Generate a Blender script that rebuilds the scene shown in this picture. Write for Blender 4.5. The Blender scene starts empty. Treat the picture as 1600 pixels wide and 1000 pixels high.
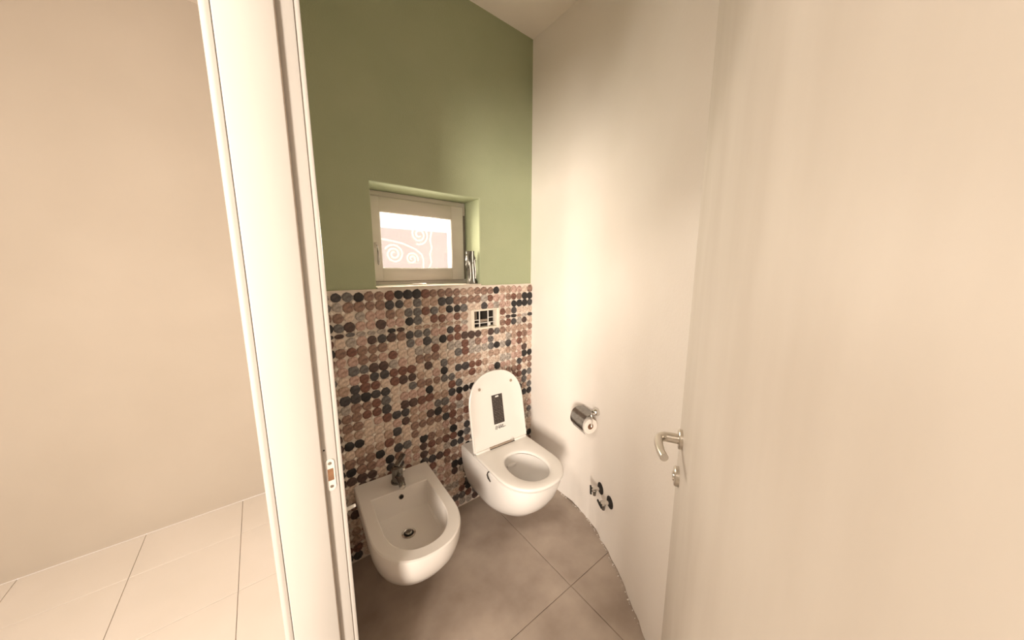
import bpy, bmesh, math, random
from mathutils import Vector, Matrix
R = math.radians
random.seed(7)
scene = bpy.context.scene
COL = scene.collection

# ------------------------------------------------------------------ camera
CAM_H, FPX, PITCH, AZ = 1.42, 490.0, math.atan(78.5/490.0), R(51.0)
cam_data = bpy.data.cameras.new('camera')
cam_data.sensor_fit = 'HORIZONTAL'
cam_data.sensor_width = 36.0
cam_data.lens = 36.0*FPX/1600.0
cam_data.clip_start = 0.01
cam = bpy.data.objects.new('camera', cam_data)
COL.objects.link(cam)
cam.location = (0, 0, CAM_H)
cam.rotation_euler = (R(90)-PITCH, 0, AZ-R(90))
scene.camera = cam

# ------------------------------------------------------------------ world, lights, exposure
world = bpy.data.worlds.new('overcast_sky')
scene.world = world
world.use_nodes = True
world.node_tree.nodes['Background'].inputs[0].default_value = (1.0, 0.93, 0.88, 1)
world.node_tree.nodes['Background'].inputs[1].default_value = 1.75

def area_light(name, loc, rot, sx, sy, power, col):
    l = bpy.data.lights.new(name, 'AREA')
    l.shape = 'RECTANGLE'; l.size = sx; l.size_y = sy
    l.energy = power; l.color = col
    o = bpy.data.objects.new(name, l); COL.objects.link(o)
    o.location = loc; o.rotation_euler = rot
    return o
# unseen area light assumed in the hallway behind the camera; no window there
hl = area_light('assumed_hall_light', (-3.30, -2.10, 1.65), (0, 0, 0), 1.3, 1.6, 84, (1.0, 0.865, 0.725))
hl.rotation_euler = (Vector((0.25, 0.45, 1.15))-Vector(hl.location)).to_track_quat('-Z', 'Y').to_euler()
hl.data.spread = R(80)
# daylight of the little toilet window
area_light('toilet_window_daylight', (0.72, 1.86, 1.60), (R(-80), 0, 0), 0.42, 0.30, 11.0, (1.0, 0.87, 0.72))

# unseen fill light added high in the hallway to brighten the room
area_light('hall_fill_light', (-1.25, 0.20, 2.62), (0, 0, 0), 0.45, 0.45, 27, (1.0, 0.865, 0.73))

scene.view_settings.view_transform = 'Standard'
scene.view_settings.look = 'None'
scene.view_settings.gamma = 1.0
scene.view_settings.use_curve_mapping = False
scene.view_settings.exposure = 0.45
scene.cycles.max_bounces = 16
scene.cycles.diffuse_bounces = 10

# ------------------------------------------------------------------ materials
def lin(c):
    c /= 255.0
    return c/12.92 if c <= 0.04045 else ((c+0.055)/1.055)**2.4
def srgb(r, g, b): return (lin(r), lin(g), lin(b), 1)

MATS = {}
def mat(name, col, rough=0.5, metal=0.0, var=None, scale=8.0, amount=0.5, bump=0.0, bscale=60.0, spec=0.5, stretch=None, detail=4.0):
    """procedural material: base colour mottled with a second colour through noise"""
    if name in MATS: return MATS[name]
    m = bpy.data.materials.new(name); m.use_nodes = True
    nt = m.node_tree; b = nt.nodes['Principled BSDF']
    b.inputs['Base Color'].default_value = col
    b.inputs['Roughness'].default_value = rough
    b.inputs['Metallic'].default_value = metal
    b.inputs['Specular IOR Level'].default_value = spec
    tc = nt.nodes.new('ShaderNodeTexCoord'); mp = nt.nodes.new('ShaderNodeMapping')
    nt.links.new(tc.outputs['Object'], mp.inputs['Vector'])
    if stretch: mp.inputs['Scale'].default_value = stretch
    if var is not None:
        n = nt.nodes.new('ShaderNodeTexNoise'); n.inputs['Scale'].default_value = scale; n.inputs['Detail'].default_value = detail
        r = nt.nodes.new('ShaderNodeValToRGB')
        r.color_ramp.elements[0].position = 0.5-amount*0.5; r.color_ramp.elements[1].position = 0.5+amount*0.5
        r.color_ramp.elements[0].color = col; r.color_ramp.elements[1].color = var
        nt.links.new(mp.outputs['Vector'], n.inputs['Vector'])
        nt.links.new(n.outputs['Fac'], r.inputs['Fac']); nt.links.new(r.outputs['Color'], b.inputs['Base Color'])
    if bump:
        n2 = nt.nodes.new('ShaderNodeTexNoise'); n2.inputs['Scale'].default_value = bscale; n2.inputs['Detail'].default_value = 3
        bp = nt.nodes.new('ShaderNodeBump'); bp.inputs['Strength'].default_value = bump; bp.inputs['Distance'].default_value = 0.004
        nt.links.new(mp.outputs['Vector'], n2.inputs['Vector'])
        nt.links.new(n2.outputs['Fac'], bp.inputs['Height']); nt.links.new(bp.outputs['Normal'], b.inputs['Normal'])
    MATS[name] = m
    return m

M_GREEN = mat('sage_green_paint', (0.335, 0.375, 0.245, 1), 0.85, var=(0.365, 0.40, 0.265, 1), scale=5, bump=0.25, bscale=180, spec=0.2)
M_PLAST = mat('white_plaster', (0.85, 0.82, 0.785, 1), 0.8, var=(0.81, 0.77, 0.725, 1), scale=3.0, amount=0.6, bump=0.15, bscale=90, spec=0.2)
M_CEIL = mat('ceiling_paint', (0.84, 0.79, 0.73, 1), 0.9, var=(0.81, 0.755, 0.69, 1), scale=2.5, spec=0.2)
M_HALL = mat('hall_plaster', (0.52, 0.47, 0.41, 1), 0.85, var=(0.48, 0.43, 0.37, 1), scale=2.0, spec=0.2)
M_FRAME = mat('door_frame_paint', (0.62, 0.60, 0.575, 1), 0.45, var=(0.585, 0.56, 0.53, 1), scale=9, amount=0.6, stretch=(1, 1, 0.25))
M_LEAF = mat('door_leaf_paint', (0.74, 0.70, 0.645, 1), 0.5, var=(0.60, 0.55, 0.49, 1), scale=3.2, amount=0.5, stretch=(1.9, 1, 0.6), detail=9)
M_SEAL = mat('grey_seal', srgb(165, 150, 135), 0.7, var=srgb(145, 130, 116), scale=40)
M_WPAINT = mat('window_paint', (0.62, 0.58, 0.53, 1), 0.5, var=(0.57, 0.53, 0.48, 1), scale=6, stretch=(1, 1, 3))
M_WGREY = mat('window_gap_grey', srgb(110, 104, 92), 0.7, var=srgb(90, 84, 74), scale=30)
M_CERAM = mat('white_ceramic', (0.80, 0.785, 0.77, 1), 0.12, var=(0.78, 0.76, 0.74, 1), scale=3)
M_CERAM2 = mat('bidet_ceramic', (0.76, 0.735, 0.71, 1), 0.18, var=(0.73, 0.70, 0.67, 1), scale=4)
M_PLASTIC = mat('white_plastic', (0.78, 0.76, 0.735, 1), 0.28, var=(0.75, 0.73, 0.70, 1), scale=5)
M_CHROME = mat('chrome', (0.75, 0.73, 0.70, 1), 0.12, 1.0, var=(0.68, 0.66, 0.63, 1), scale=20)
M_DCHROME = mat('dark_chrome', (0.32, 0.31, 0.29, 1), 0.22, 1.0, var=(0.20, 0.19, 0.18, 1), scale=45)  # dark mottled chrome; the holder cover uses it as a painted reflection
M_STEEL = mat('brushed_steel', (0.66, 0.62, 0.56, 1), 0.3, 1.0, var=(0.58, 0.54, 0.48, 1), scale=30, stretch=(1, 1, 6))
M_BLACK = mat('black_rubber_and_reflection', srgb(24, 21, 19), 0.6, var=srgb(34, 30, 27), scale=40)  # rubber parts, also the painted dark reflection of the valve rosettes
M_CAV = mat('cavity_dark', srgb(26, 22, 20), 0.9, var=srgb(38, 33, 29), scale=30)
M_GROUT = mat('cream_grout', (0.72, 0.665, 0.60, 1), 0.85, var=(0.60, 0.53, 0.46, 1), scale=45, amount=0.5, bump=0.3, bscale=200, spec=0.2)
M_MUD = mat('white_mounting_mortar', (0.82, 0.77, 0.68, 1), 0.85, var=(0.72, 0.66, 0.56, 1), scale=60, amount=0.5, bump=0.5, bscale=150)
M_FILL = mat('white_pebble', (0.76, 0.71, 0.65, 1), 0.6, var=(0.66, 0.60, 0.54, 1), scale=80)
M_FLOORB = mat('floor_joint_mortar', srgb(150, 128, 108), 0.9, var=srgb(95, 78, 64), scale=9, amount=0.25)
M_TILE = mat('taupe_stone_tile', (0.43, 0.362, 0.308, 1), 0.45, var=(0.285, 0.228, 0.188, 1), scale=4.6, amount=0.34, detail=8, bump=0.05, bscale=40)
M_HTILE = mat('pale_hall_tile', (0.74, 0.70, 0.66, 1), 0.3, var=(0.69, 0.65, 0.60, 1), scale=3)
M_BROWN = mat('raw_wood_hole', srgb(150, 112, 82), 0.8, var=srgb(125, 90, 64), scale=60)
M_PAPER = mat('toilet_paper', (0.80, 0.75, 0.70, 1), 0.95, var=(0.76, 0.70, 0.65, 1), scale=30)
M_CARD = mat('cardboard_core', srgb(120, 88, 66), 0.9, var=srgb(100, 72, 54), scale=40)
M_POUCH = mat('grey_plastic_film', srgb(120, 117, 106), 0.25, 0.25, var=srgb(52, 50, 45), scale=26, amount=0.3, stretch=(2, 2, 0.5))
M_IRON = mat('white_iron', (0.72, 0.68, 0.65, 1), 0.8, var=(0.68, 0.64, 0.61, 1), scale=12)
M_FACADE = mat('pink_facade', (0.47, 0.415, 0.39, 1), 0.9, var=(0.50, 0.435, 0.405, 1), scale=0.6)
M_SILL = mat('sill_plaster', (0.70, 0.64, 0.56, 1), 0.8, var=(0.60, 0.54, 0.46, 1), scale=14, amount=0.5)
M_WATER = mat('toilet_water', (0.55, 0.54, 0.52, 1), 0.03, var=(0.52, 0.51, 0.49, 1), scale=3)

def glass_mat():
    m = bpy.data.materials.new('window_glass'); m.use_nodes = True
    nt = m.node_tree; nt.nodes.remove(nt.nodes['Principled BSDF'])
    t = nt.nodes.new('ShaderNodeBsdfTransparent'); t.inputs[0].default_value = (0.97, 0.96, 0.95, 1)
    g = nt.nodes.new('ShaderNodeBsdfGlossy'); g.inputs['Roughness'].default_value = 0.05
    n = nt.nodes.new('ShaderNodeTexNoise'); n.inputs['Scale'].default_value = 4
    f = nt.nodes.new('ShaderNodeMapRange'); f.inputs[3].default_value = 0.03; f.inputs[4].default_value = 0.08
    mx = nt.nodes.new('ShaderNodeMixShader')
    nt.links.new(n.outputs['Fac'], f.inputs[0]); nt.links.new(f.outputs[0], mx.inputs[0])
    nt.links.new(t.outputs[0], mx.inputs[1]); nt.links.new(g.outputs[0], mx.inputs[2])
    nt.links.new(mx.outputs[0], nt.nodes['Material Output'].inputs['Surface'])
    return m
M_GLASS = glass_mat()

def sticker_mat():
    """dark sticker with rows of tiny illegible light print"""
    m = bpy.data.materials.new('printed_sticker'); m.use_nodes = True
    nt = m.node_tree; b = nt.nodes['Principled BSDF']; b.inputs['Roughness'].default_value = 0.5
    tc = nt.nodes.new('ShaderNodeTexCoord')
    mp = nt.nodes.new('ShaderNodeMapping'); mp.inputs['Scale'].default_value = (260, 1, 260)
    n = nt.nodes.new('ShaderNodeTexNoise'); n.inputs['Scale'].default_value = 1.0; n.inputs['Detail'].default_value = 2
    w = nt.nodes.new('ShaderNodeTexWave'); w.bands_direction = 'Z'; w.inputs['Scale'].default_value = 36
    mu = nt.nodes.new('ShaderNodeMath'); mu.operation = 'MULTIPLY'
    r = nt.nodes.new('ShaderNodeValToRGB')
    r.color_ramp.elements[0].position = 0.34; r.color_ramp.elements[0].color = srgb(40, 34, 32)
    r.color_ramp.elements[1].position = 0.66; r.color_ramp.elements[1].color = srgb(150, 138, 128)
    nt.links.new(tc.outputs['Object'], mp.inputs['Vector']); nt.links.new(mp.outputs['Vector'], n.inputs['Vector'])
    nt.links.new(tc.outputs['Object'], w.inputs['Vector'])
    nt.links.new(n.outputs['Fac'], mu.inputs[0]); nt.links.new(w.outputs['Fac'], mu.inputs[1])
    nt.links.new(mu.outputs[0], r.inputs['Fac']); nt.links.new(r.outputs['Color'], b.inputs['Base Color'])
    return m
M_STICK = sticker_mat()

# ------------------------------------------------------------------ mesh helpers
def new_bm(): return bmesh.new()

def box(bm, lo, hi, bev=0.0, seg=2):
    x0, y0, z0 = lo; x1, y1, z1 = hi
    v = [bm.verts.new(p) for p in ((x0,y0,z0),(x1,y0,z0),(x1,y1,z0),(x0,y1,z0),(x0,y0,z1),(x1,y0,z1),(x1,y1,z1),(x0,y1,z1))]
    fs = [bm.faces.new([v[i] for i in f]) for f in ((0,3,2,1),(4,5,6,7),(0,1,5,4),(1,2,6,5),(2,3,7,6),(3,0,4,7))]
    if bev:
        es = list({e for f in fs for e in f.edges})
        bmesh.ops.bevel(bm, geom=es, offset=bev, segments=seg, profile=0.5, affect='EDGES')

def loft(bm, rings, cap0=False, cap1=False, closed=True, wrap=False):
    vr = [[bm.verts.new(p) for p in r] for r in rings]
    n = len(rings[0])
    pairs = list(zip(vr[:-1], vr[1:]))
    if wrap: pairs.append((vr[-1], vr[0]))
    for a, b in pairs:
        for i in range(n if closed else n-1):
            j = (i+1) % n
            bm.faces.new((a[i], a[j], b[j], b[i]))
    if cap0: bm.faces.new(list(reversed(vr[0])))
    if cap1: bm.faces.new(vr[-1])
    return vr

def frame_axes(d):
    d = Vector(d).normalized()
    a = Vector((0, 0, 1)) if abs(d.z) < 0.9 else Vector((1, 0, 0))
    u = d.cross(a).normalized(); v = d.cross(u).normalized()
    return d, u, v

def tube(bm, pts, rad, seg=10, caps=True, flat=None):
    """swept tube through pts; rad scalar or per point"""
    pts = [Vector(p) for p in pts]
    rr = rad if isinstance(rad, (list, tuple)) else [rad]*len(pts)
    rings = []; pu = None
    for i, p in enumerate(pts):
        d = (pts[min(i+1, len(pts)-1)] - pts[max(i-1, 0)]).normalized()
        if pu is None: _, u, v = frame_axes(d)
        else:
            u = (pu - d*pu.dot(d)).normalized(); v = d.cross(u).normalized()
        pu = u
        rings.append([p + (u*math.cos(2*math.pi*k/seg) + v*math.sin(2*math.pi*k/seg))*rr[i] for k in range(seg)])
    loft(bm, rings, caps, caps)

def lathe(bm, origin, axis, prof, seg=24, cap0=True, cap1=True):
    """prof: list of (distance along axis, radius)"""
    d, u, v = frame_axes(axis); o = Vector(origin)
    rings = [[o + d*t + (u*math.cos(2*math.pi*k/seg) + v*math.sin(2*math.pi*k/seg))*r for k in range(seg)] for t, r in prof]
    loft(bm, rings, cap0, cap1)

def tag(o, label=None, cat=None, group=None, kind=None):
    if label: o['label'] = label
    if cat: o['category'] = cat
    if group: o['group'] = group
    if kind: o['kind'] = kind
    return o

def obj(name, bm, m, parent=None, smooth=True, angle=35, label=None):
    bmesh.ops.recalc_face_normals(bm, faces=bm.faces[:])
    me = bpy.data.meshes.new(name); bm.to_mesh(me); bm.free()
    me.materials.append(m)
    if smooth:
        for p in me.polygons: p.use_smooth = True
        me.set_sharp_from_angle(angle=R(angle))
    o = bpy.data.objects.new(name, me); COL.objects.link(o)
    if parent: o.parent = parent
    if label: o['label'] = label
    return o

def thing(name, loc, rz, label, cat, group=None, kind=None):
    o = bpy.data.objects.new(name, None); COL.objects.link(o)
    o.empty_display_size = 0.05
    o.location = loc; o.rotation_euler = (0, 0, rz)
    return tag(o, label, cat, group, kind)

def boxobj(name, lo, hi, m, parent=None, bev=0.0, label=None):
    bm = new_bm(); box(bm, lo, hi, bev); return obj(name, bm, m, parent, label=label)

def clip_poly(poly, planes):
    for (px, py, nx, ny) in planes:           # keep (p-q).n <= 0
        out = []
        for i in range(len(poly)):
            a, b = poly[i], poly[(i+1) % len(poly)]
            da = (a[0]-px)*nx + (a[1]-py)*ny; db = (b[0]-px)*nx + (b[1]-py)*ny
            if da <= 0: out.append(a)
            if da*db < 0:
                t = da/(da-db); out.append((a[0]+t*(b[0]-a[0]), a[1]+t*(b[1]-a[1])))
        poly = out
        if not poly: return []
    return poly

# ------------------------------------------------------------------ the room
CEIL = 2.75
YB = 1.522           # front of the mosaic bed
YG = 1.533           # front of the green wall
DX0, DX1 = -0.012, 0.105   # door wall thickness
# plan of the plastered right wall, from the back corner round to the door wall
RW = [(1.400, 1.60), (1.399, 1.45), (1.394, 1.27), (1.382, 1.12), (1.360, 1.01), (1.330, 0.92), (1.270, 0.805), (1.192, 0.670),
      (1.122, 0.572), (1.050, 0.475), (0.93, 0.30), (0.75, 0.06), (0.52, -0.17), (0.30, -0.30), (0.105, -0.36)]
def catmull(P, k=8):
    out = []
    for i in range(len(P)-1):
        p0 = P[max(i-1, 0)]; p1 = P[i]; p2 = P[i+1]; p3 = P[min(i+2, len(P)-1)]
        for s in range(k):
            t = s/k
            out.append(tuple(0.5*((2*p1[a]) + (-p0[a]+p2[a])*t + (2*p0[a]-5*p1[a]+4*p2[a]-p3[a])*t*t + (-p0[a]+3*p1[a]-3*p2[a]+p3[a])*t**3) for a in (0, 1)))
    out.append(P[-1]); return out
RWC = catmull(RW, 8)
def wall_at(yq):
    """point, tangent (towards the door) and inward normal of the right wall at height-plan y"""
    for a, b in zip(RWC[:-1], RWC[1:]):
        if b[1] <= yq <= a[1]:
            t = (a[1]-yq)/(a[1]-b[1]); p = (a[0]+t*(b[0]-a[0]), yq)
            d = Vector((b[0]-a[0], b[1]-a[1])).normalized()
            return p, d, Vector((d.y, -d.x)) if d.y < 0 and (d.y*1.0) < 0 else Vector((-d.y, d.x))

# floor slab + tiles
floor = boxobj('floor', (DX0-0.02, -0.45, -0.06), (1.50, 1.62, -0.0035), M_FLOORB)
tag(floor, 'taupe stone tile floor of the toilet room', 'floor', kind='structure')
room_planes = [(1.0, 1.545, 0, 1), (0.045, 0, -1, 0)]
for a, b in zip(RWC[:-1], RWC[1:]):
    d = Vector((b[0]-a[0], b[1]-a[1])); n = Vector((-d.y, d.x)).normalized()   # outward?
    c = Vector((0.6, 0.8)) - Vector(a)
    if n.dot(c) > 0: n = -n
    room_planes.append((a[0]+n.x*0.02, a[1]+n.y*0.02, n.x, n.y))
TS, TJ, TR = 0.90, 0.0013, R(-1.2)
tc_, ts_ = math.cos(TR), math.sin(TR)
def tile_prism(bm, poly, z0, z1, ch=0.0012):
    cx = sum(p[0] for p in poly)/len(poly); cy = sum(p[1] for p in poly)/len(poly)
    def ins(p, q):
        v = Vector((p[0]-cx, p[1]-cy)); l = v.length
        v = v*((l-q)/l) if l > q else v
        return (cx+v.x, cy+v.y)
    loft(bm, [[(p[0], p[1], z0) for p in poly], [(p[0], p[1], z1-ch) for p in poly], [(*ins(p, ch*1.4), z1) for p in poly]], True, True)
for i in range(-3, 3):
    for j in range(-3, 3):
        x0, y0 = i*TS+TJ, j*TS+TJ; x1, y1 = (i+1)*TS-TJ, (j+1)*TS-TJ
        poly = [(0.975 + x*tc_ - y*ts_, 0.778 + x*ts_ + y*tc_) for x, y in ((x0,y0),(x1,y0),(x1,y1),(x0,y1))]
        poly = clip_poly(poly, room_planes)
        if len(poly) < 3: continue
        area = abs(sum(poly[k][0]*poly[(k+1)%len(poly)][1]-poly[(k+1)%len(poly)][0]*poly[k][1] for k in range(len(poly))))/2
        if area < 0.0015: continue
        bm = new_bm(); tile_prism(bm, poly, -0.0034, random.uniform(-0.0004, 0.0004)); obj('floor_tile', bm, M_TILE, floor)

# hallway floor
hall_floor = boxobj('floor_hallway', (-3.40, -3.52, -0.06), (DX0-0.021, 2.42, -0.0035), M_FLOORB)
tag(hall_floor, 'pale tiled hallway floor outside the door', 'floor', kind='structure')
for i in range(9):
    for j in range(15):
        x0 = -3.4+i*0.4; y0 = -3.5+j*0.4; x1 = min(x0+0.398, DX0-0.022); y1 = min(y0+0.398, 2.42)
        bm = new_bm(); tile_prism(bm, [(x0,y0),(x1,y0),(x1,y1),(x0,y1)], -0.0034, 0); obj('floor_tile', bm, M_HTILE, hall_floor)

ceiling = boxobj('ceiling', (-3.5, -3.6, CEIL), (1.6, 2.5, CEIL+0.08), M_CEIL)
tag(ceiling, 'white painted ceiling over the toilet room', 'ceiling', kind='structure')

# right wall: a plastered curve with a ragged lower edge
bm = new_bm()
TH = 0.09
rngs = []
lv = [0.0, 0.05, 0.4, 1.0, 1.8, CEIL]
fine = []
for a, b in zip(RWC[:-1], RWC[1:]):
    for s in range(2): fine.append((a[0]+(b[0]-a[0])*s/2, a[1]+(b[1]-a[1])*s/2))
fine.append(RWC[-1])
norms = []
for i, p in enumerate(fine):
    a = fine[max(i-1, 0)]; b = fine[min(i+1, len(fine)-1)]
    d = Vector((b[0]-a[0], b[1]-a[1])).normalized(); norms.append(Vector((-d.y, d.x)))   # points out of the room
sections = []
rw_rand = random.Random(3)
def smooth_noise(i, seed, step):
    a = random.Random(seed*1000+i//step).random(); b = random.Random(seed*1000+i//step+1).random(); t = (i % step)/step
    return a+(b-a)*t
for i, (p, n) in enumerate(zip(fine, norms)):
    zb = 0.010*smooth_noise(i, 5, 5)*rw_rand.uniform(0.6, 1.0)
    off = -0.004+0.007*smooth_noise(i, 9, 4)
    sec = [(p[0]-n.x*off*0.8, p[1]-n.y*off*0.8, zb)]
    sec += [(p[0], p[1], z) for z in lv[1:]]
    sec += [(p[0]+n.x*TH, p[1]+n.y*TH, CEIL), (p[0]+n.x*TH, p[1]+n.y*TH, zb)]
    sections.append(sec)
loft(bm, sections, True, True)
wr = obj('wall_right', bm, M_PLAST, angle=50)
tag(wr, 'white plastered right wall that bends towards the door', 'wall', kind='structure')

# door wall (left), with the doorway
OY0, OY1, OZ = -0.085, 0.825, 2.10
bm = new_bm()
box(bm, (DX0, OY1, 0), (DX1, 2.42, CEIL)); box(bm, (DX0, -3.52, 0), (DX1, OY0, CEIL)); box(bm, (DX0, OY0, OZ), (DX1, OY1, CEIL))
wl = obj('wall_left', bm, M_PLAST, smooth=False)
tag(wl, 'white plastered wall that holds the doorway', 'wall', kind='structure')

# hallway shell
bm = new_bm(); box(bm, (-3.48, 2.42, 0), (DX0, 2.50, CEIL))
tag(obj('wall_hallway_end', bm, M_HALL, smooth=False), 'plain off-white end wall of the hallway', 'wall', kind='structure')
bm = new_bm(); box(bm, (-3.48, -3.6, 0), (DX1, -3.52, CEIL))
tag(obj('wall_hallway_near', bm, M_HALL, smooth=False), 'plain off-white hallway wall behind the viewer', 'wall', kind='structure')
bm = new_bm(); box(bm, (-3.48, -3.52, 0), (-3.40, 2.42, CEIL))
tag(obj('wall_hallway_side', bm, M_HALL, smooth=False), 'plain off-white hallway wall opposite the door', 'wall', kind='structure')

# back wall: green upper part with the window recess
WX0, WX1, WZ0, WZ1, WYF = 0.432, 1.008, 1.338, 1.809, 1.690
TOPZ = 1.331
PX0, PX1, PZ0, PZ1 = 0.933, 1.130, 1.075, 1.194     # cistern opening
bm = new_bm()
YK = 1.80
def grid_wall(bm, xs, zs, yf, yk, holes):
    """slab with holes; front face, back face and jambs of the holes"""
    V = {}
    def v(i, k, y):
        key = (i, k, y)
        if key not in V: V[key] = bm.verts.new((xs[i], y, zs[k]))
        return V[key]
    solid = lambda i, k: 0 <= i < len(xs)-1 and 0 <= k < len(zs)-1 and (i, k) not in holes
    for i in range(len(xs)-1):
        for k in range(len(zs)-1):
            if not solid(i, k): continue
            bm.faces.new((v(i,k,yf), v(i+1,k,yf), v(i+1,k+1,yf), v(i,k+1,yf)))
            bm.faces.new((v(i,k,yk), v(i,k+1,yk), v(i+1,k+1,yk), v(i+1,k,yk)))
            for (di, dk, a, b) in ((-1,0,(0,0),(0,1)), (1,0,(1,0),(1,1)), (0,-1,(0,0),(1,0)), (0,1,(0,1),(1,1))):
                if not solid(i+di, k+dk):
                    p = (i+a[0], k+a[1]); q = (i+b[0], k+b[1])
                    bm.faces.new((v(*p,yf), v(*q,yf), v(*q,yk), v(*p,yk)))
grid_wall(bm, [DX1, WX0, WX1, 1.60], [1.325, WZ0, WZ1, CEIL], YG, YK, {(1, 1)})
es = [e for e in bm.edges if all(abs(vv.co.y-YG) < 1e-5 and WX0-1e-4 <= vv.co.x <= WX1+1e-4 and WZ0-1e-4 <= vv.co.z <= WZ1+1e-4 for vv in e.verts)
      and not all(abs(vv.co.z-WZ0) < 1e-4 for vv in e.verts)]
bmesh.ops.bevel(bm, geom=es, offset=0.009, segments=3, profile=0.5, affect='EDGES')
wb = obj('wall_back', bm, M_GREEN, angle=60)
tag(wb, 'sage green back wall with round stone mosaic on its lower half', 'wall', kind='structure')
# masonry behind the mosaic
boxobj('wall_core', (DX1, 1.565, 0), (1.60, YK, 1.325), M_CAV, wb)
bm = new_bm()
grid_wall(bm, [DX1, PX0+0.004, PX1-0.004, 1.41], [0.0, PZ0+0.004, PZ1-0.004, TOPZ], YB, 1.565, {(1, 1)})
bed = obj('mosaic_bed', bm, M_GROUT, wb, smooth=False)
boxobj('sill', (WX0+0.001, YB+0.002, TOPZ), (WX1-0.001, WYF+0.02, WZ0+0.002), M_SILL, wb, 0.002, label='thin cream plaster sill under the window')

# ---- the round stone discs
def cam_px(p):
    v = Vector(p)-Vector((0, 0, CAM_H))
    f = Vector((math.cos(AZ)*math.cos(PITCH), math.sin(AZ)*math.cos(PITCH), -math.sin(PITCH))); r = Vector((math.sin(AZ), -math.cos(AZ), 0)); u = r.cross(f)
    z = v.dot(f); return 800+FPX*v.dot(r)/z, 500-FPX*v.dot(u)/z
PAL = [('disc_black', (38, 33, 32), (26, 22, 21), 10), ('disc_charcoal', (72, 66, 63), (50, 45, 43), 9), ('disc_slate', (116, 108, 101), (80, 73, 68), 8),
       ('disc_dark_brown', (88, 64, 54), (62, 44, 37), 10), ('disc_red_brown', (128, 84, 66), (96, 60, 46), 10), ('disc_brown', (152, 118, 98), (114, 84, 68), 12),
       ('disc_tan', (188, 156, 132), (152, 120, 98), 14), ('disc_rose', (200, 166, 146), (166, 126, 106), 11), ('disc_beige', (220, 194, 170), (192, 162, 137), 18), ('disc_grey_beige', (182, 166, 150), (140, 125, 110), 8)]
def dw(c):
    q = srgb(*c); return (q[0], min(1, q[1]*1.10), min(1, q[2]*1.26), 1)
DM = [mat(n, dw(a), 0.5, var=dw(tuple(int(k*0.88) for k in b)), scale=105, amount=0.30, bump=0.2, bscale=120) for n, a, b, w in PAL]
DW = [w for *_, w in PAL]
PITCHX, PITCHZ = 0.0449, 0.0445
def disc_geom(rx, rz, seed, h=0.0048, n=9):
    rr = random.Random(seed); ph = rr.uniform(0, 6.28)
    rad = [rr.uniform(0.93, 1.06) for _ in range(n)]
    ring = [(rx*rad[k]*math.cos(ph+2*math.pi*k/n), rz*rad[k]*math.sin(ph+2*math.pi*k/n)) for k in range(n)]
    V = [(x, 0.002, z) for x, z in ring] + [(x, -h*0.65, z) for x, z in ring] + [(x*0.86, -h, z*0.86) for x, z in ring]
    F = []
    for k in range(n):
        j = (k+1) % n
        F += [(k, j, n+j, n+k), (n+k, n+j, 2*n+j, 2*n+k)]
    F.append(tuple(range(2*n, 3*n)))
    return V, F
def disc_mesh(name, V, F):
    me = bpy.data.meshes.new(name); me.from_pydata(V, [], F)
    bm = bmesh.new(); bm.from_mesh(me); bmesh.ops.recalc_face_normals(bm, faces=bm.faces[:]); 
    # open base: make sure the cap looks towards the room (-y)
    cap = max(bm.faces, key=lambda f: len(f.verts))
    if cap.normal.y > 0: bmesh.ops.reverse_faces(bm, faces=bm.faces[:])
    bm.to_mesh(me); bm.free()
    for p in me.polygons: p.use_smooth = True
    me.set_sharp_from_angle(angle=R(50))
    return me
shapes = []
for s in range(10):
    V, F = disc_geom(0.0235, 0.0233, s+20); me = disc_mesh('mosaic_disc', V, F); me.materials.append(DM[0]); shapes.append((V, F, me))
cuts = []
for s in range(4):
    V, F = disc_geom(0.0215, 0.0115, s+60); me = disc_mesh('mosaic_disc', V, F); me.materials.append(DM[0]); cuts.append((V, F, me))
rowz = [(1.300-k*PITCHZ, 0) for k in range(4)] + [(1.1315, 1)]
z = 1.0975
while z > 0.02: rowz.append((z, 0)); z -= PITCHZ
discs = []
prev = None
for ri, (rz, cut) in enumerate(rowz):
    for ci in range(30):
        x = 0.258 - 3*PITCHX + ci*PITCHX + random.uniform(-0.0016, 0.0016)
        zz = rz + random.uniform(-0.0016, 0.0016)
        if x < DX1+0.022 or x > 1.388: continue
        if PX0-0.004 < x < PX1+0.004 and PZ0-0.009 < zz < PZ1+0.009: continue
        ci_m = random.choices(range(len(PAL)), DW)[0]
        if discs and random.random() < 0.16: ci_m = discs[-1][3]
        lst = cuts if cut else shapes
        discs.append((x, zz, lst[random.randrange(len(lst))], ci_m, random.uniform(0.89, 1.07)))
def seen(x, z):
    u, v = cam_px((x, YB, z))
    if u < 516+0.093*(v-455): return False
    if 728 < u < 808 and v > 600 or (735 < u < 830 and v > 690) : return False            # behind the toilet
    if v > 762-0.343*(u-556) and u < 664 or (u >= 664 and v > 725+1.35*(u-664)) and u < 720: return False   # behind the bidet
    return True
order = sorted([i for i, d in enumerate(discs) if seen(d[0], d[1])], key=lambda i: (discs[i][0]**2+YB**2+(discs[i][1]-CAM_H)**2))
single = set(order[:300])
restV, restF, restM = [], [], []
for i, (x, zz, (V, F, me), cm, sc) in enumerate(discs):
    if i in single:
        o = bpy.data.objects.new('mosaic_disc', me); COL.objects.link(o); o.parent = wb
        o.location = (x, YB-random.uniform(0, 0.0012), zz); o.scale = (sc, 1, sc)
        o.material_slots[0].link = 'OBJECT'; o.material_slots[0].material = DM[cm]
    else:
        b0 = len(restV)
        restV += [(x+v[0]*sc, YB+v[1], zz+v[2]*sc) for v in V]; restF += [tuple(b0+k for k in f) for f in F]; restM += [cm]*len(F)
me = bpy.data.meshes.new('mosaic_discs_far'); me.from_pydata(restV, [], restF)
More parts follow.
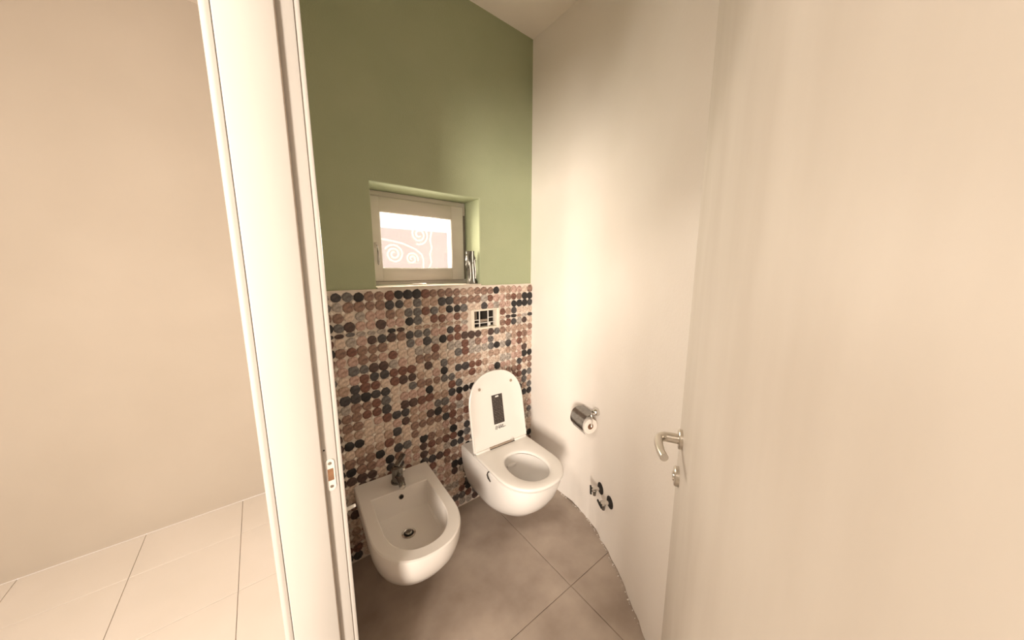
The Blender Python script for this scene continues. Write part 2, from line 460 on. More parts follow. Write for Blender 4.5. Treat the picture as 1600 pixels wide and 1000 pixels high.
for m_ in DM: me.materials.append(m_)
for p, k in zip(me.polygons, restM): p.material_index = k; p.use_smooth = True
me.set_sharp_from_angle(angle=R(50))
o = bpy.data.objects.new('mosaic_discs_far', me); COL.objects.link(o); o.parent = wb; o['kind'] = 'stuff'
# small white fillers between the discs
bm = new_bm()
for ri, (rz, cut) in enumerate(rowz[:-1]):
    zq = (rz + rowz[ri+1][0])/2
    for ci in range(30):
        x = 0.258 - 2.5*PITCHX + ci*PITCHX
        if x < DX1+0.02 or x > 1.39 or random.random() < 0.42: continue
        if PX0-0.012 < x < PX1+0.012 and PZ0-0.012 < zq < PZ1+0.012: continue
        lathe(bm, (x, YB+0.001, zq), (0, -1, 0), [(0, 0.0074), (0.0056, 0.0070), (0.0070, 0.0042)], 7, False, True)
o = obj('mosaic_filler', bm, M_FILL, wb); o['kind'] = 'stuff'

# ------------------------------------------------------------------ window
win = thing('window_1', (0, 0, 0), 0, 'small pale painted window with one pane in the green wall', 'window', kind='structure')
def rect_frame(name, x0, x1, z0, z1, wl_, wr_, wb_, wt_, y0, y1, m, parent, bev=0.003):
    bm = new_bm()
    box(bm, (x0, y0, z0), (x0+wl_, y1, z1), bev); box(bm, (x1-wr_, y0, z0), (x1, y1, z1), bev)
    box(bm, (x0+wl_-0.001, y0+0.0005, z0), (x1-wr_+0.001, y1, z0+wb_), bev); box(bm, (x0+wl_-0.001, y0+0.0005, z1-wt_), (x1-wr_+0.001, y1, z1), bev)
    return obj(name, bm, m, parent, angle=40)
rect_frame('frame', WX0+0.001, WX1-0.001, WZ0+0.003, WZ1-0.001, 0.034, 0.022, 0.020, 0.028, WYF, WYF+0.06, M_WPAINT, win)
sash = rect_frame('sash', WX0+0.010, 0.986, 1.362, 1.779, 0.068, 0.078, 0.066, 0.072, WYF-0.012, WYF+0.045, M_WPAINT, win)
rect_frame('bead', WX0+0.075, 0.911, 1.425, 1.710, 0.006, 0.006, 0.006, 0.006, WYF-0.008, WYF+0.02, M_FRAME, sash, 0.001)
boxobj('pane', (WX0+0.074, WYF+0.016, 1.424), (0.912, WYF+0.020, 1.711), M_GLASS, sash)
boxobj('gap_seal', (WX0+0.012, WYF-0.0035, 1.3605), (0.984, WYF-0.001, 1.3625), M_WGREY, win)
# hinge at the upper right and the rod below it
bm = new_bm(); tube(bm, [(0.994, WYF-0.010, 1.785), (0.994, WYF-0.010, 1.735)], 0.0055, 8); box(bm, (0.986, WYF-0.008, 1.745), (1.004, WYF-0.001, 1.765), 0.001)
obj('hinge', bm, M_STEEL, win)
bm = new_bm(); tube(bm, [(0.995, WYF-0.005, 1.735), (0.995, WYF-0.006, 1.365)], 0.0052, 8); obj('hinge_rod', bm, M_WGREY, win)
# thin metal handle at the left
wh = boxobj('handle', (0.4775, WYF-0.017, 1.525), (0.4895, WYF-0.0125, 1.555), M_STEEL, win, 0.001)
bm = new_bm(); tube(bm, [(0.4835, WYF-0.014, 1.54), (0.4835, WYF-0.030, 1.54), (0.4845, WYF-0.034, 1.53), (0.488, WYF-0.034, 1.49), (0.488, WYF-0.034, 1.45), (0.4845, WYF-0.034, 1.444), (0.481, WYF-0.034, 1.45), (0.4815, WYF-0.034, 1.49), (0.4825, WYF-0.034, 1.528)], 0.0021, 7)
obj('handle_loop', bm, M_DCHROME, wh)

# iron grille outside
grille = thing('window_grille', (0, 1.95, 0), 0, 'white wrought iron scroll grille outside the small window', 'grille')
def spiral(cx, cz, r0, r1, a0, turns, n=40):
    return [(cx+(r0+(r1-r0)*t)*math.cos(a0+turns*2*math.pi*t), 0, cz+(r0+(r1-r0)*t)*math.sin(a0+turns*2*math.pi*t)) for t in [k/n for k in range(n+1)]]
scr = [spiral(0.662, 1.513, 0.058, 0.010, R(150), -2.2), spiral(0.772, 1.487, 0.040, 0.008, R(-20), 1.7), spiral(0.825, 1.638, 0.062, 0.010, R(250), 2.2),
       [(0.56, 0, 1.602), (0.602, 0, 1.597), (0.66, 0, 1.590), (0.722, 0, 1.577), (0.801, 0, 1.545), (0.836, 0, 1.515), (0.847, 0, 1.485), (0.845, 0, 1.43)],
       [(0.885, 0, 1.43), (0.902, 0, 1.47), (0.893, 0, 1.52), (0.908, 0, 1.56), (0.897, 0, 1.61), (0.91, 0, 1.66), (0.90, 0, 1.76)], [(1.03, 0, 1.42), (1.03, 0, 1.76)], [(0.50, 0, 1.42), (0.50, 0, 1.76)]]
for s in scr:
    bm = new_bm(); tube(bm, s, 0.0055, 6); obj('scroll', bm, M_IRON, grille)
for gz in (1.42, 1.76):
    bm = new_bm(); tube(bm, [(0.40, -0.150, gz), (0.40, -0.004, gz), (0.404, 0, gz), (1.196, 0, gz), (1.20, -0.004, gz), (1.20, -0.150, gz)], 0.006, 6); obj('rail', bm, M_IRON, grille)
fac = boxobj('neighbour_wall', (-4, 6.0, -1), (12, 6.3, 2.17), M_FACADE)
tag(fac, 'pale pinkish neighbouring wall seen through the window', 'wall', kind='structure')

# ------------------------------------------------------------------ door frame and door
trim = thing('trim_1', (0, 0, 0), 0, 'white painted door frame with a strike plate', 'door frame', kind='structure')
JY = 0.793
boxobj('jamb', (-0.014, JY, 0), (0.0765, 0.84, OZ), M_FRAME, trim, 0.003)
reb = boxobj('rebate', (0.0765, JY+0.012, 0), (0.1085, 0.84, OZ), M_FRAME, trim, 0.001)
boxobj('seal', (0.0725, JY+0.0015, 0), (0.0778, JY+0.012, OZ), M_SEAL, trim, 0.001)
boxobj('architrave', (0.1086, JY+0.014, 0), (0.1200, JY+0.085, OZ+0.07), M_SEAL if False else M_FRAME, trim, 0.003)
boxobj('casing', (-0.030, JY+0.004, 0), (-0.0145, JY+0.085, OZ+0.075), M_FRAME, trim, 0.006)
boxobj('jamb', (-0.014, -0.10, 0), (0.0765, -0.062, OZ), M_FRAME, trim, 0.003)
boxobj('rebate', (0.0765, -0.10, 0), (0.1085, -0.074, OZ), M_FRAME, trim, 0.001)
boxobj('casing', (-0.030, -0.14, 0), (-0.0145, -0.066, OZ+0.075), M_FRAME, trim, 0.006)
boxobj('head', (-0.014, -0.062, 2.065), (0.0765, JY, OZ), M_FRAME, trim, 0.003)
boxobj('casing', (-0.030, -0.066, 2.065), (-0.0145, JY+0.004, OZ+0.075), M_FRAME, trim, 0.006)
# strike plate
SZ = 0.935; RY = JY+0.012
def rounded_plate(bm, cx, cz, w, h, y0, y1, n=8):
    pts = []
    r = w/2
    for k in range(n+1): a = math.pi*k/n; pts.append((cx+r*math.cos(a), cz+h/2-r+r*math.sin(a)))
    for k in range(n+1): a = math.pi+math.pi*k/n; pts.append((cx+r*math.cos(a), cz-h/2+r+r*math.sin(a)))
    loft(bm, [[(x, y0, z) for x, z in pts], [(x, y1, z) for x, z in pts]], True, True)
bm = new_bm(); rounded_plate(bm, 0.0925, SZ, 0.019, 0.082, RY+0.001, RY-0.0018); sp = obj('strike_plate', bm, M_PLASTIC, trim, label='white metal strike plate')
boxobj('latch_hole', (0.0865, RY-0.0024, SZ-0.014), (0.0985, RY-0.0017, SZ+0.016), M_BROWN, sp)
for dz in (0.030, -0.030):
    bm = new_bm(); lathe(bm, (0.0925, RY-0.0016, SZ+dz), (0, -1, 0), [(0, 0.0042), (0.0012, 0.0036)], 12); obj('screw', bm, M_STEEL, sp)
bm = new_bm(); lathe(bm, (0.0835, RY+0.0002, SZ+0.066), (0, -1, 0), [(0, 0.0022), (0.0005, 0.0020)], 8); obj('screw_hole', bm, M_CAV, reb)
# white peg that sticks out beside the frame
peg = thing('wall_peg', (0.1202, 0.835, 0.805), 0, 'short white plastic peg sticking out beside the door frame', 'peg')
bm = new_bm(); lathe(bm, (0, 0, 0), (1, 0, 0), [(0, 0.009), (0.004, 0.009), (0.005, 0.0055)], 14); obj('base', bm, M_PLASTIC, peg)
bm = new_bm(); tube(bm, [(0.004, 0, 0), (0.012, -0.001, 0.0015), (0.024, -0.004, 0.005)], [0.0048, 0.0048, 0.0042], 10); obj('pin', bm, M_PLASTIC, peg)

# door leaf, hinged at K, open into the room
KX, KY = 0.118, -0.055
FX, FY = 0.861, 0.332
LA = math.atan2(FY-KY, FX-KX); LL = math.hypot(FX-KX, FY-KY)
door = thing('door_1', (KX, KY, 0), LA, 'off-white door leaf standing open into the room', 'door', kind='structure')
boxobj('leaf', (0.0, -0.040, 0.008), (LL, 0.0, 2.085), M_LEAF, door, 0.0025)
HZ = 0.988; HX = LL-0.056
def rosette(nm, x, z, r, parent, t=0.009):
    bm = new_bm(); lathe(bm, (x, 0, z), (0, 1, 0), [(0, r), (t*0.75, r), (t, r-0.002), (t+0.0005, r*0.5)], 32); return obj(nm, bm, M_STEEL, parent)
hd = rosette('rosette', HX, HZ, 0.0255, door)
pts = [(HX, 0.006, HZ), (HX, 0.022, HZ), (HX, 0.034, HZ)]
for k in range(1, 9):
    a = math.pi/2*k/8
    pts.append((HX-0.026*(1-math.cos(a)), 0.034+0.022*math.sin(a), HZ))
pts += [(HX-0.050, 0.0555, HZ-0.001), (HX-0.076, 0.052, HZ-0.002), (HX-0.100, 0.045, HZ-0.003)]
bm = new_bm(); tube(bm, pts, [0.0130-0.0032*k/(len(pts)-1) for k in range(len(pts))], 16); lev = obj('lever', bm, M_STEEL, hd)
bm = new_bm(); p = Vector(pts[-1]); d_ = (Vector(pts[-1])-Vector(pts[-2])).normalized(); lathe(bm, p-d_*0.0005, d_, [(0, 0.0098), (0.0012, 0.0092), (0.0016, 0.006)], 20); obj('end_cap', bm, M_CHROME, hd)
ks = rosette('key_rosette', HX+0.004, HZ-0.107, 0.0255, door, 0.011)
bm = new_bm(); lathe(bm, (HX+0.004, 0.010, HZ-0.107), (0, 1, 0), [(0, 0.013), (0.004, 0.012), (0.005, 0.008)], 20); obj('turn_knob', bm, M_STEEL, ks)

# ------------------------------------------------------------------ D-shaped sanitary ware
def outline(w, l, fr, e=2.3, y0=0.0, ns=5, na=28, nb=6, cr=0.0):
    pts = []; ys = -(l-fr)
    for k in range(ns): pts.append((w/2, y0+(ys-y0)*k/ns))
    for k in range(na+1):
        a = math.pi*k/na; c, s = math.cos(a), math.sin(a)
        pts.append((w/2*math.copysign(abs(c)**(2/e), c), ys-fr*abs(s)**(2/e)))
    for k in range(1, ns+1): pts.append((-w/2, ys+(y0-ys)*k/ns))
    for k in range(1, nb): pts.append((-w/2+w*k/nb, y0))
    return pts
def ring3(pts, z): return [(x, y, z) for x, y in pts]
def ellipse_like(pts, cx, cy, a, b, e=2.0):
    out = []
    for x, y in pts:
        t = math.atan2((y-cy)/b, (x-cx)/a); c, s = math.cos(t), math.sin(t)
        out.append((cx+a*math.copysign(abs(c)**(2/e), c), cy+b*math.copysign(abs(s)**(2/e), s)))
    return out

# --- toilet
WC = thing('toilet', (1.020, YB-0.012, 0), R(-3.5), 'white wall-hung toilet with its lid raised against the mosaic wall', 'toilet')
rings = []
body = [(0.3985, 0.340, 0.566, 0.20, 0), (0.3925, 0.353, 0.576, 0.20, 0), (0.36, 0.354, 0.572, 0.205, 0), (0.30, 0.344, 0.552, 0.215, 0), (0.24, 0.326, 0.515, 0.225, 0),
        (0.18, 0.298, 0.455, 0.225, 0), (0.135, 0.268, 0.385, 0.21, 0), (0.105, 0.236, 0.315, 0.185, -0.002), (0.092, 0.195, 0.255, 0.15, -0.006), (0.088, 0.13, 0.20, 0.11, -0.012)]
bm = new_bm()
bowl_c = -0.402
o0 = outline(0.352, 0.572, 0.20)
inner = [(0.3985, 0.112, 0.145, bowl_c), (0.392, 0.113, 0.147, bowl_c), (0.36, 0.113, 0.148, bowl_c), (0.30, 0.100, 0.130, bowl_c+0.008), (0.24, 0.078, 0.098, bowl_c+0.028), (0.20, 0.056, 0.066, bowl_c+0.05), (0.17, 0.045, 0.052, bowl_c+0.058)]
rs = [ring3(ellipse_like(o0, 0, c, a, b), z) for z, a, b, c in reversed(inner)]
rs += [ring3(outline(w, l, fr, y0=y0), z) for z, w, l, fr, y0 in body]
loft(bm, rs, True, True)
bowl = obj('bowl', bm, M_CERAM, WC, angle=40)
bm = new_bm(); lathe(bm, (0, bowl_c+0.05, 0.196), (0, 0, 1), [(0, 0.053), (0.004, 0.0535)], 28); w_ = obj('water', bm, M_WATER, WC); 
bm = new_bm(); box(bm, (-0.028, bowl_c+0.128, 0.335), (0.028, bowl_c+0.146, 0.352), 0.003); obj('flush_lip', bm, M_CERAM, WC)
# dark padding between ceramic and wall
bm = new_bm(); loft(bm, [[(x*1.0, 0.012, z) for x, z in ((-0.166, 0.13), (0.166, 0.13), (0.166, 0.37), (-0.166, 0.37))], [(x, -0.0005, z) for x, z in ((-0.166, 0.13), (0.166, 0.13), (0.166, 0.37), (-0.166, 0.37))]], True, True)
obj('wall_gasket', bm, M_BLACK, WC)
# seat ring
HY = -0.166
so = [(x, y+HY) for x, y in outline(0.358, 0.424, 0.20)]
def inset(pts, q):
    cx = 0; cy = sum(p[1] for p in pts)/len(pts); out = []
    for x, y in pts:
        v = Vector((x-cx, y-cy)); l = v.length; out.append((cx+v.x*(l-q)/l, cy+v.y*(l-q)/l))
    return out
def hole(a, b): return ellipse_like(so, 0, bowl_c, a, b, 2.15)
seq = [ring3(inset(so, 0.002), 0.4075), ring3(so, 0.4095), ring3(so, 0.416), ring3(inset(so, 0.003), 0.421), ring3(inset(so, 0.010), 0.4235),
       ring3(hole(0.113, 0.143), 0.4225), ring3(hole(0.105, 0.135), 0.419), ring3(hole(0.101, 0.131), 0.413), ring3(hole(0.103, 0.133), 0.4075)]
bm = new_bm(); loft(bm, seq, wrap=True); seat = obj('seat', bm, M_PLASTIC, WC, angle=60)
for sx in (-0.14, 0.14):
    bm = new_bm(); box(bm, (sx-0.011, -0.53 if False else -0.30, 0.3988), (sx+0.011, -0.285, 0.4080), 0.001); obj('seat_bumper', bm, M_BLACK, seat)
# black clip hanging from the seat at the left
bm = new_bm(); tube(bm, [(-0.1740, -0.318, 0.406), (-0.1820, -0.314, 0.400), (-0.1850, -0.312, 0.388), (-0.1845, -0.320, 0.374), (-0.1825, -0.338, 0.362)], [0.0026, 0.0032, 0.0032, 0.0032, 0.0022], 7); obj('seat_clip', bm, M_BLACK, seat)
# lid, raised
TA = R(10.5)
def lidp(u, v, w): return (u, HY+0.010+v*math.sin(TA)-w*math.cos(TA), 0.427+v*math.cos(TA)+w*math.sin(TA))
lo_ = [(x, -y) for x, y in outline(0.362, 0.424, 0.20)]
def linset(q):
    cy = 0.2; out = []
    for x, y in lo_:
        v = Vector((x, y-cy)); l = v.length; out.append((v.x*(l-q)/l, cy+v.y*(l-q)/l))
    return out
bm = new_bm()
loft(bm, [[lidp(*p, 0.000) for p in linset(0.006)], [lidp(*p, 0.004) for p in linset(0)], [lidp(*p, 0.014) for p in linset(0)], [lidp(*p, 0.016) for p in linset(0.003)],
          [lidp(*p, 0.0155) for p in linset(0.010)], [lidp(*p, 0.0135) for p in linset(0.014)], [lidp(*p, 0.0135) for p in linset(0.08)]], True, True)
lid = obj('lid', bm, M_PLASTIC, WC, angle=30)
# bumpers, sticker and print on the inside of the lid
for bx, bz in ((-0.108, 0.335), (0.108, 0.345)):
    bm = new_bm(); c = Vector(lidp(bx, bz, 0.0130)); n_ = Vector((0, -math.cos(TA), math.sin(TA)))
    lathe(bm, c, n_, [(0, 0.0085), (0.003, 0.008), (0.0045, 0.005)], 16); obj('lid_bumper', bm, M_SEAL, lid)
def lidquad(u0, u1, v0, v1, w, t=0.0006):
    return [[lidp(u0, v0, ww), lidp(u1, v0, ww), lidp(u1, v1, ww), lidp(u0, v1, ww)] and [lidp(a, b, ww) for a, b in ((u0, v0), (u1, v0), (u1, v1), (u0, v1))] for ww in (w, w+t)]
bm = new_bm(); loft(bm, lidquad(-0.036, 0.036, 0.118, 0.285, 0.0135), True, True)
stick = obj('sticker', bm, M_STICK, lid, smooth=False, label='dark sticker with tiny light print')
bm = new_bm(); loft(bm, lidquad(-0.011, 0.011, 0.270, 0.279, 0.01415, 0.0003), True, True); obj('sticker_mark', bm, M_PLASTIC, stick, smooth=False)
# scrawled grey lettering under the sticker
marks = [[(-0.030, 0.088), (-0.026, 0.108)], [(-0.022, 0.086), (-0.018, 0.108), (-0.012, 0.092), (-0.006, 0.110), (-0.004, 0.088)], [(0.000, 0.088), (0.004, 0.110), (0.010, 0.090), (0.000, 0.097)],
         [(0.013, 0.090), (0.014, 0.108)], [(0.024, 0.106), (0.018, 0.103), (0.023, 0.097), (0.018, 0.090), (0.038, 0.093)]]
for s in marks:
    bm = new_bm(); tube(bm, [lidp(u, v, 0.0140) for u, v in s], 0.0015, 5); obj('lettering', bm, M_CAV, lid)
# hinges and the grey hinge bar
for sx in (-0.128, 0.128):
    bm = new_bm(); box(bm, (sx-0.045, HY-0.016, 0.410), (sx+0.045, HY+0.016, 0.433), 0.006, 3); obj('hinge_block', bm, M_PLASTIC, WC)
bm = new_bm(); box(bm, (-0.084, HY-0.013, 0.4225), (0.084, HY-0.004, 0.434), 0.002); obj('hinge_bar', bm, M_SEAL, WC)
bm = new_bm(); lathe(bm, (0.060, HY-0.0085, 0.433), (1, 0, 0), [(0, 0.007), (0.018, 0.007)], 14); obj('hinge_damper', bm, M_CHROME, WC)
bm = new_bm(); box(bm, (-0.084, HY-0.0165, 0.4212), (0.084, HY-0.013, 0.4245)); obj('hinge_slot', bm, M_CAV, WC, smooth=False)

# --- bidet
BD = thing('bidet', (0.440, YB-0.013, 0), R(-4.0), 'white wall-hung bidet with an open basin, left of the toilet', 'bidet')
BL = 0.558
outer = [(0.400, 0.346, BL-0.005, 0.215, -0.002), (0.396, 0.353, BL, 0.215, 0), (0.385, 0.356, BL+0.002, 0.215, 0), (0.34, 0.354, BL-0.004, 0.22, 0), (0.29, 0.344, BL-0.025, 0.225, 0), (0.23, 0.322, BL-0.07, 0.225, 0),
         (0.17, 0.288, BL-0.145, 0.215, 0), (0.125, 0.25, BL-0.22, 0.19, 0), (0.10, 0.21, BL-0.285, 0.16, -0.002), (0.09, 0.15, BL-0.34, 0.12, -0.006)]
BI0, BI1 = -0.142, -0.512       # basin back and front at the rim
def basin(w, yb, yf, fr): return [(x, y+yb) for x, y in outline(w, yb-yf, fr, e=2.2)]
ins = [(0.400, 0.262, BI0, BI1, 0.165), (0.397, 0.254, BI0-0.003, BI1+0.004, 0.163), (0.36, 0.247, BI0-0.010, BI1+0.010, 0.158), (0.32, 0.240, BI0-0.020, BI1+0.022, 0.15), (0.300, 0.232, BI0-0.030, BI1+0.036, 0.145), (0.292, 0.214, BI0-0.044, BI1+0.055, 0.13), (0.286, 0.12, BI0-0.085, BI1+0.13, 0.08), (0.284, 0.05, BI0-0.115, BI1+0.20, 0.028)]
rs = [ring3(basin(w, yb, yf, fr), z) for z, w, yb, yf, fr in reversed(ins)] + [ring3(outline(w, l, fr, y0=y0), z) for z, w, l, fr, y0 in outer]
bm = new_bm(); loft(bm, rs, True, True); obj('basin', bm, M_CERAM2, BD, angle=27)
dr = (-0.012, -0.292, 0.285)
bm = new_bm(); lathe(bm, dr, (0, 0, 1), [(0, 0.030), (0.003, 0.029), (0.0045, 0.023), (0.002, 0.020)], 28); drn = obj('drain', bm, M_CHROME, BD)
bm = new_bm(); lathe(bm, (dr[0], dr[1], dr[2]+0.001), (0, 0, 1), [(0, 0.0195), (0.0025, 0.0195)], 24); obj('drain_opening', bm, M_CAV, drn)
bm = new_bm(); lathe(bm, (dr[0], dr[1], dr[2]+0.002), (0, 0, 1), [(0, 0.004), (0.006, 0.004), (0.0062, 0.016), (0.009, 0.013), (0.0105, 0.005)], 24); obj('drain_plug', bm, M_DCHROME, drn)
bm = new_bm(); lathe(bm, (0.0, BI0-0.0115, 0.366), (0, -1, 0.2), [(-0.006, 0.0115), (0.0, 0.0112), (0.0012, 0.0100)], 20); ov = obj('overflow_ring', bm, M_DCHROME, BD)
bm = new_bm(); lathe(bm, (0.0, BI0-0.0125, 0.366), (0, -1, 0.2), [(0, 0.0085), (0.0014, 0.0082)], 20); obj('overflow_hole', bm, M_CAV, ov)

# --- bidet tap
tp = thing('bidet_tap', (0.440, 1.430, 0.4), R(-4.0), 'dark chrome mixer tap on the back of the bidet', 'tap')
bm = new_bm(); lathe(bm, (0, 0, 0), (0, 0, 1), [(0, 0.0265), (0.005, 0.026), (0.007, 0.021)], 24); obj('base', bm, M_DCHROME, tp)
bm = new_bm(); lathe(bm, (0, 0, 0.006), (0, -0.05, 1), [(0, 0.0215), (0.03, 0.021), (0.052, 0.0225), (0.062, 0.021), (0.066, 0.014)], 24); obj('body', bm, M_DCHROME, tp)
bm = new_bm(); tube(bm, [(0, -0.006, 0.030), (0, -0.03, 0.033), (0, -0.055, 0.030), (0, -0.072, 0.022)], [0.016, 0.0145, 0.013, 0.0125], 16); spt = obj('spout', bm, M_DCHROME, tp)
bm = new_bm(); lathe(bm, (0, -0.070, 0.022), (0, -0.85, -0.35), [(0, 0.011), (0.007, 0.0115), (0.010, 0.008)], 18); obj('aerator', bm, M_CHROME, spt)
bm = new_bm(); box(bm, (-0.011, -0.004, 0.070), (0.013, 0.055, 0.078), 0.003); 
bmesh.ops.rotate(bm, cent=(0, 0, 0.07), matrix=Matrix.Rotation(R(24), 3, 'X') , verts=bm.verts[:]); bmesh.ops.rotate(bm, cent=(0, 0, 0.07), matrix=Matrix.Rotation(R(-48), 3, 'Z'), verts=bm.verts[:])
obj('lever', bm, M_DCHROME, tp)
bm = new_bm(); lathe(bm, (0.020, -0.004, 0.048), (1, -0.2, 0), [(0, 0.010), (0.010, 0.009), (0.012, 0.005)], 14); obj('side_screw', bm, M_CHROME, tp)
tp.scale = (1.2, 1.2, 1.15)

# ------------------------------------------------------------------ cistern opening in the mosaic
cist = thing('flush_plate_opening', ((PX0+PX1)/2, YB, (PZ0+PZ1)/2), 0, 'open flush plate hole with white surround above the toilet', 'flush plate')
w2, h2 = (PX1-PX0)/2, (PZ1-PZ0)/2
bm = new_bm()
fr_ = 0.017
box(bm, (-w2, -0.010, -h2), (-w2+fr_, 0.038, h2), 0.003); box(bm, (w2-fr_-0.003, -0.010, -h2), (w2, 0.038, h2), 0.003)
box(bm, (-w2+fr_-0.002, -0.0095, -h2), (w2-fr_-0.004, 0.038, -h2+0.011), 0.003); box(bm, (-w2+fr_-0.002, -0.0095, h2-0.011), (w2-fr_-0.004, 0.038, h2), 0.003)
obj('surround', bm, M_MUD, cist)
boxobj('cavity', (-w2+0.01, 0.036, -h2+0.008), (w2-0.012, 0.040, h2-0.008), M_CAV, cist)
def bar(nm, x0, x1, z0, z1, y0=0.002, m=M_PLASTIC): boxobj(nm, (x0, y0, z0), (x1, y0+0.012, z1), m, cist, 0.0015)
bar('bracket', -0.039, -0.0365, -0.050, 0.050); bar('bracket', 0.0215, 0.024, -0.050, 0.050)
bar('bracket', -0.080, 0.078, -0.026, -0.022); bar('bracket', -0.036, 0.021, -0.018, -0.004, 0.010, M_SEAL)
bar('bracket', 0.025, 0.064, 0.002, 0.006, 0.006)
bar('bracket', -0.075, -0.040, -0.008, -0.003, 0.008); bar('bracket', 0.025, 0.036, -0.042, -0.027, 0.0)
bar('lever_arm', -0.060, -0.055, 0.000, 0.044, 0.012, M_SEAL); bar('lever_arm', -0.070, -0.066, 0.004, 0.044, 0.014, M_SEAL)
bm = new_bm(); lathe(bm, (-0.006, 0.004, -0.010), (0, -1, 0), [(0, 0.006), (0.004, 0.005)], 12); obj('screw', bm, M_SEAL, cist)

# ------------------------------------------------------------------ things on the right wall
def wall_frame(yq):
    p, d, n = wall_at(yq)
    c = Vector((0.6, 0.8)) - Vector(p); n = Vector((d.y, -d.x))
    if n.dot(c) < 0: n = -n
    return p, d, n
p, d, n = wall_frame(0.958)
PH = thing('paper_holder', (p[0]+n.x*0.0005, p[1]+n.y*0.0005, 0.672), math.atan2(n.y, n.x), 'chrome covered toilet paper holder on the white wall', 'paper holder')
# local +x = out of the wall, +y = towards the door
bm = new_bm(); lathe(bm, (0, 0.035, 0.008), (1, 0, 0), [(0, 0.021), (0.010, 0.021), (0.022, 0.018), (0.030, 0.010)], 22); obj('mount', bm, M_CHROME, PH)
bm = new_bm(); tube(bm, [(0.015, 0.035, 0.005), (0.040, 0.037, 0.004), (0.050, 0.05, 0.0), (0.056, 0.062, -0.020), (0.058, 0.064, -0.050), (0.058, 0.040, -0.052), (0.058, -0.060, -0.052)], 0.0042, 9); obj('arm', bm, M_CHROME, PH)
bm = new_bm()
prof = [(0.022, 0.004)] + [(0.052+0.050*math.cos(R(a)), -0.050+0.055*math.sin(R(a))) for a in range(100, -45, -12)] + [(0.082, -0.100)]
loft(bm, [[(x, y, z) for x, z in prof] + [(x-0.0015, y, z-0.0015) for x, z in reversed(prof)] for y in (-0.072, 0.046)], True, True)
obj('cover', bm, M_DCHROME, PH, angle=50)  # dark reflection on the chrome cover is put into its metal colour
bm = new_bm(); lathe(bm, (0.056, -0.058, -0.056), (0, 1, 0), [(0, 0.040), (0.112, 0.040)], 28); roll = obj('paper_roll', bm, M_PAPER, PH)
bm = new_bm(); lathe(bm, (0.056, 0.0535, -0.056), (0, 1, 0), [(0, 0.017), (0.0012, 0.016)], 20); obj('core', bm, M_CARD, roll)

def valve(yq, z, label, rot):
    p, d, n = wall_frame(yq)
    V_ = thing('angle_valve', (p[0]+n.x*0.0005, p[1]+n.y*0.0005, z), math.atan2(n.y, n.x), label, 'valve', 'angle valves on the white wall')
    bm = new_bm(); lathe(bm, (0, 0, 0), (1, 0, 0), [(0, 0.030), (0.003, 0.030), (0.008, 0.021), (0.010, 0.012)], 26); obj('rosette', bm, M_BLACK, V_, label='wall rosette with painted dark reflection')  # chrome rosette; what it mirrors darkly is painted on as plain black
    bm = new_bm(); lathe(bm, (0.008, 0, 0), (1, 0, 0), [(0, 0.0095), (0.025, 0.0095), (0.027, 0.013), (0.040, 0.013), (0.044, 0.009)], 18); obj('body', bm, M_CHROME, V_)
    bm = new_bm(); tube(bm, [(0.033, 0, 0), (0.034, 0, -0.018), (0.034, 0, -0.034)], [0.010, 0.0095, 0.0085], 14); obj('outlet', bm, M_DCHROME, V_)
    bm = new_bm(); lathe(bm, (0.043, 0, 0), (1, 0, 0), [(0, 0.006), (0.012, 0.006)], 12); st = obj('stem', bm, M_DCHROME, V_)
    bm = new_bm(); box(bm, (0.052, -0.006, -0.024), (0.060, 0.006, 0.024), 0.003); bmesh.ops.rotate(bm, cent=(0.05, 0, 0), matrix=Matrix.Rotation(rot, 3, 'X'), verts=bm.verts[:]); obj('handle', bm, M_BLACK, st)
    return V_
valve(0.865, 0.282, 'upper left chrome angle valve with rosette in painted dark reflection, nearer the toilet', R(8))
valve(0.775, 0.282, 'right chrome angle valve with rosette in painted dark reflection, nearer the door', R(80))

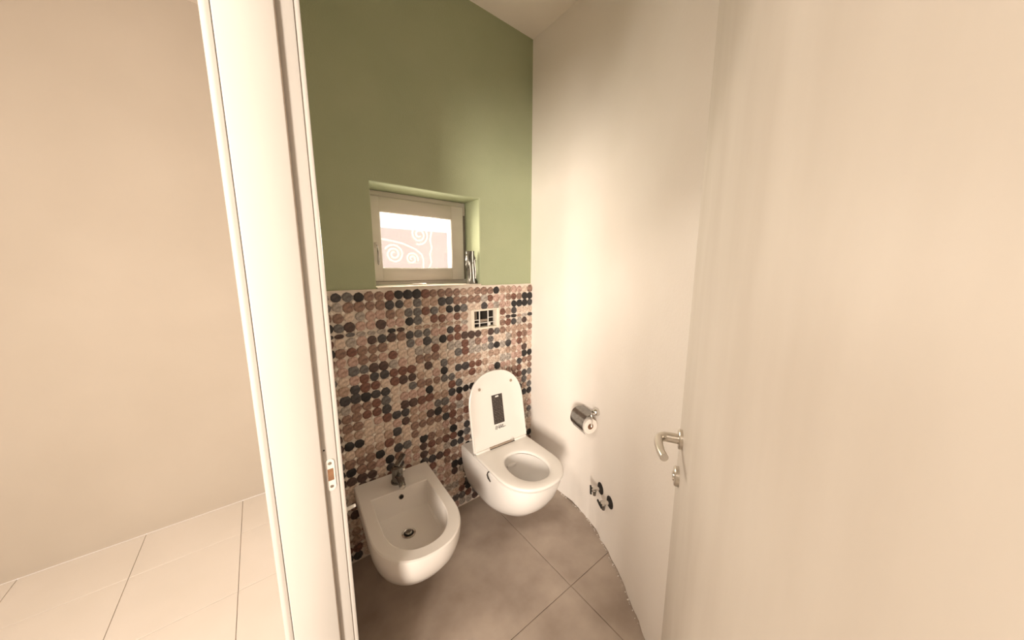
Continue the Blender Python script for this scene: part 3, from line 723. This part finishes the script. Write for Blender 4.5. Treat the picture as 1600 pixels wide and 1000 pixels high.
# ------------------------------------------------------------------ things on the window sill
rp = random.Random(11)
pk = thing('plastic_packet', (0.972, 1.572, WZ0+0.0025), R(-10), 'crumpled grey plastic packet standing in the window corner', 'packet')
bm = new_bm()
rings = []
NS = 16
for k in range(15):
    t = k/14; zz = 0.185*t
    w_ = 0.032*(1.0-0.22*t) + rp.uniform(-0.0025, 0.0025); th = 0.020*(1-0.55*t)
    ring = []
    for s in range(NS):
        a = 2*math.pi*s/NS
        j = 1+rp.uniform(-0.13, 0.13)
        ring.append((w_*math.cos(a)*j - 0.006*t, th*math.sin(a)*j + 0.004*math.sin(9*t+a), zz))
    rings.append(ring)
loft(bm, rings, True, True); obj('film', bm, M_POUCH, pk, angle=25)
bm = new_bm(); tube(bm, [(0.006, -0.021, 0.002), (0.004, -0.018, 0.06), (0.002, -0.014, 0.12), (0.004, -0.010, 0.183)], 0.0035, 6); obj('seam', bm, M_PLASTIC, pk, label='pale seam of the packet')
bm = new_bm(); tube(bm, [(0.016, -0.019, 0.03), (0.018, -0.017, 0.08), (0.014, -0.013, 0.13), (0.022, -0.008, 0.14)], 0.0022, 6); obj('fold', bm, M_PLASTIC, pk)
bm = new_bm(); tube(bm, [(-0.014, -0.019, 0.02), (-0.012, -0.018, 0.07), (-0.016, -0.014, 0.12)], 0.0020, 6); obj('fold', bm, M_PLASTIC, pk)
# scrap of white paper
bm = new_bm()
rings = []
for k in range(9):
    t = k/8; hw = 0.011*math.sin(math.pi*(0.12+0.76*t))
    rings.append([(0.62+0.075*t, 1.575+hw*math.cos(a)*1.2+0.004*math.sin(7*t), WZ0+0.0028+0.0055+0.0052*math.sin(a)*(0.6+0.4*rp.random())) for a in [2*math.pi*s/8 for s in range(8)]])
loft(bm, rings, True, True)
tag(obj('paper_scrap', bm, M_PLASTIC, angle=20), 'crumpled scrap of white paper lying on the window sill', 'paper')

# crumbs of plaster along the foot of the right wall
rc = random.Random(23)
bm = new_bm()
for k in range(80):
    yq = rc.uniform(0.50, 1.22); p, d, n = wall_frame(yq)
    q = Vector(p)+n*(0.002+abs(rc.gauss(0, 0.004))); r = rc.uniform(0.0010, 0.0030)
    m4 = Matrix.Translation((q.x, q.y, r*0.55)) @ Matrix.Rotation(rc.uniform(0, 6.28), 4, 'Z') @ Matrix.Diagonal((rc.uniform(0.8, 2.0), rc.uniform(0.6, 1.1), 0.6, 1))
    bmesh.ops.create_icosphere(bm, subdivisions=1, radius=r, matrix=m4)
tag(obj('plaster_crumbs', bm, M_PLAST, smooth=False), 'white plaster crumbs along the foot of the right wall', 'plaster', kind='stuff')
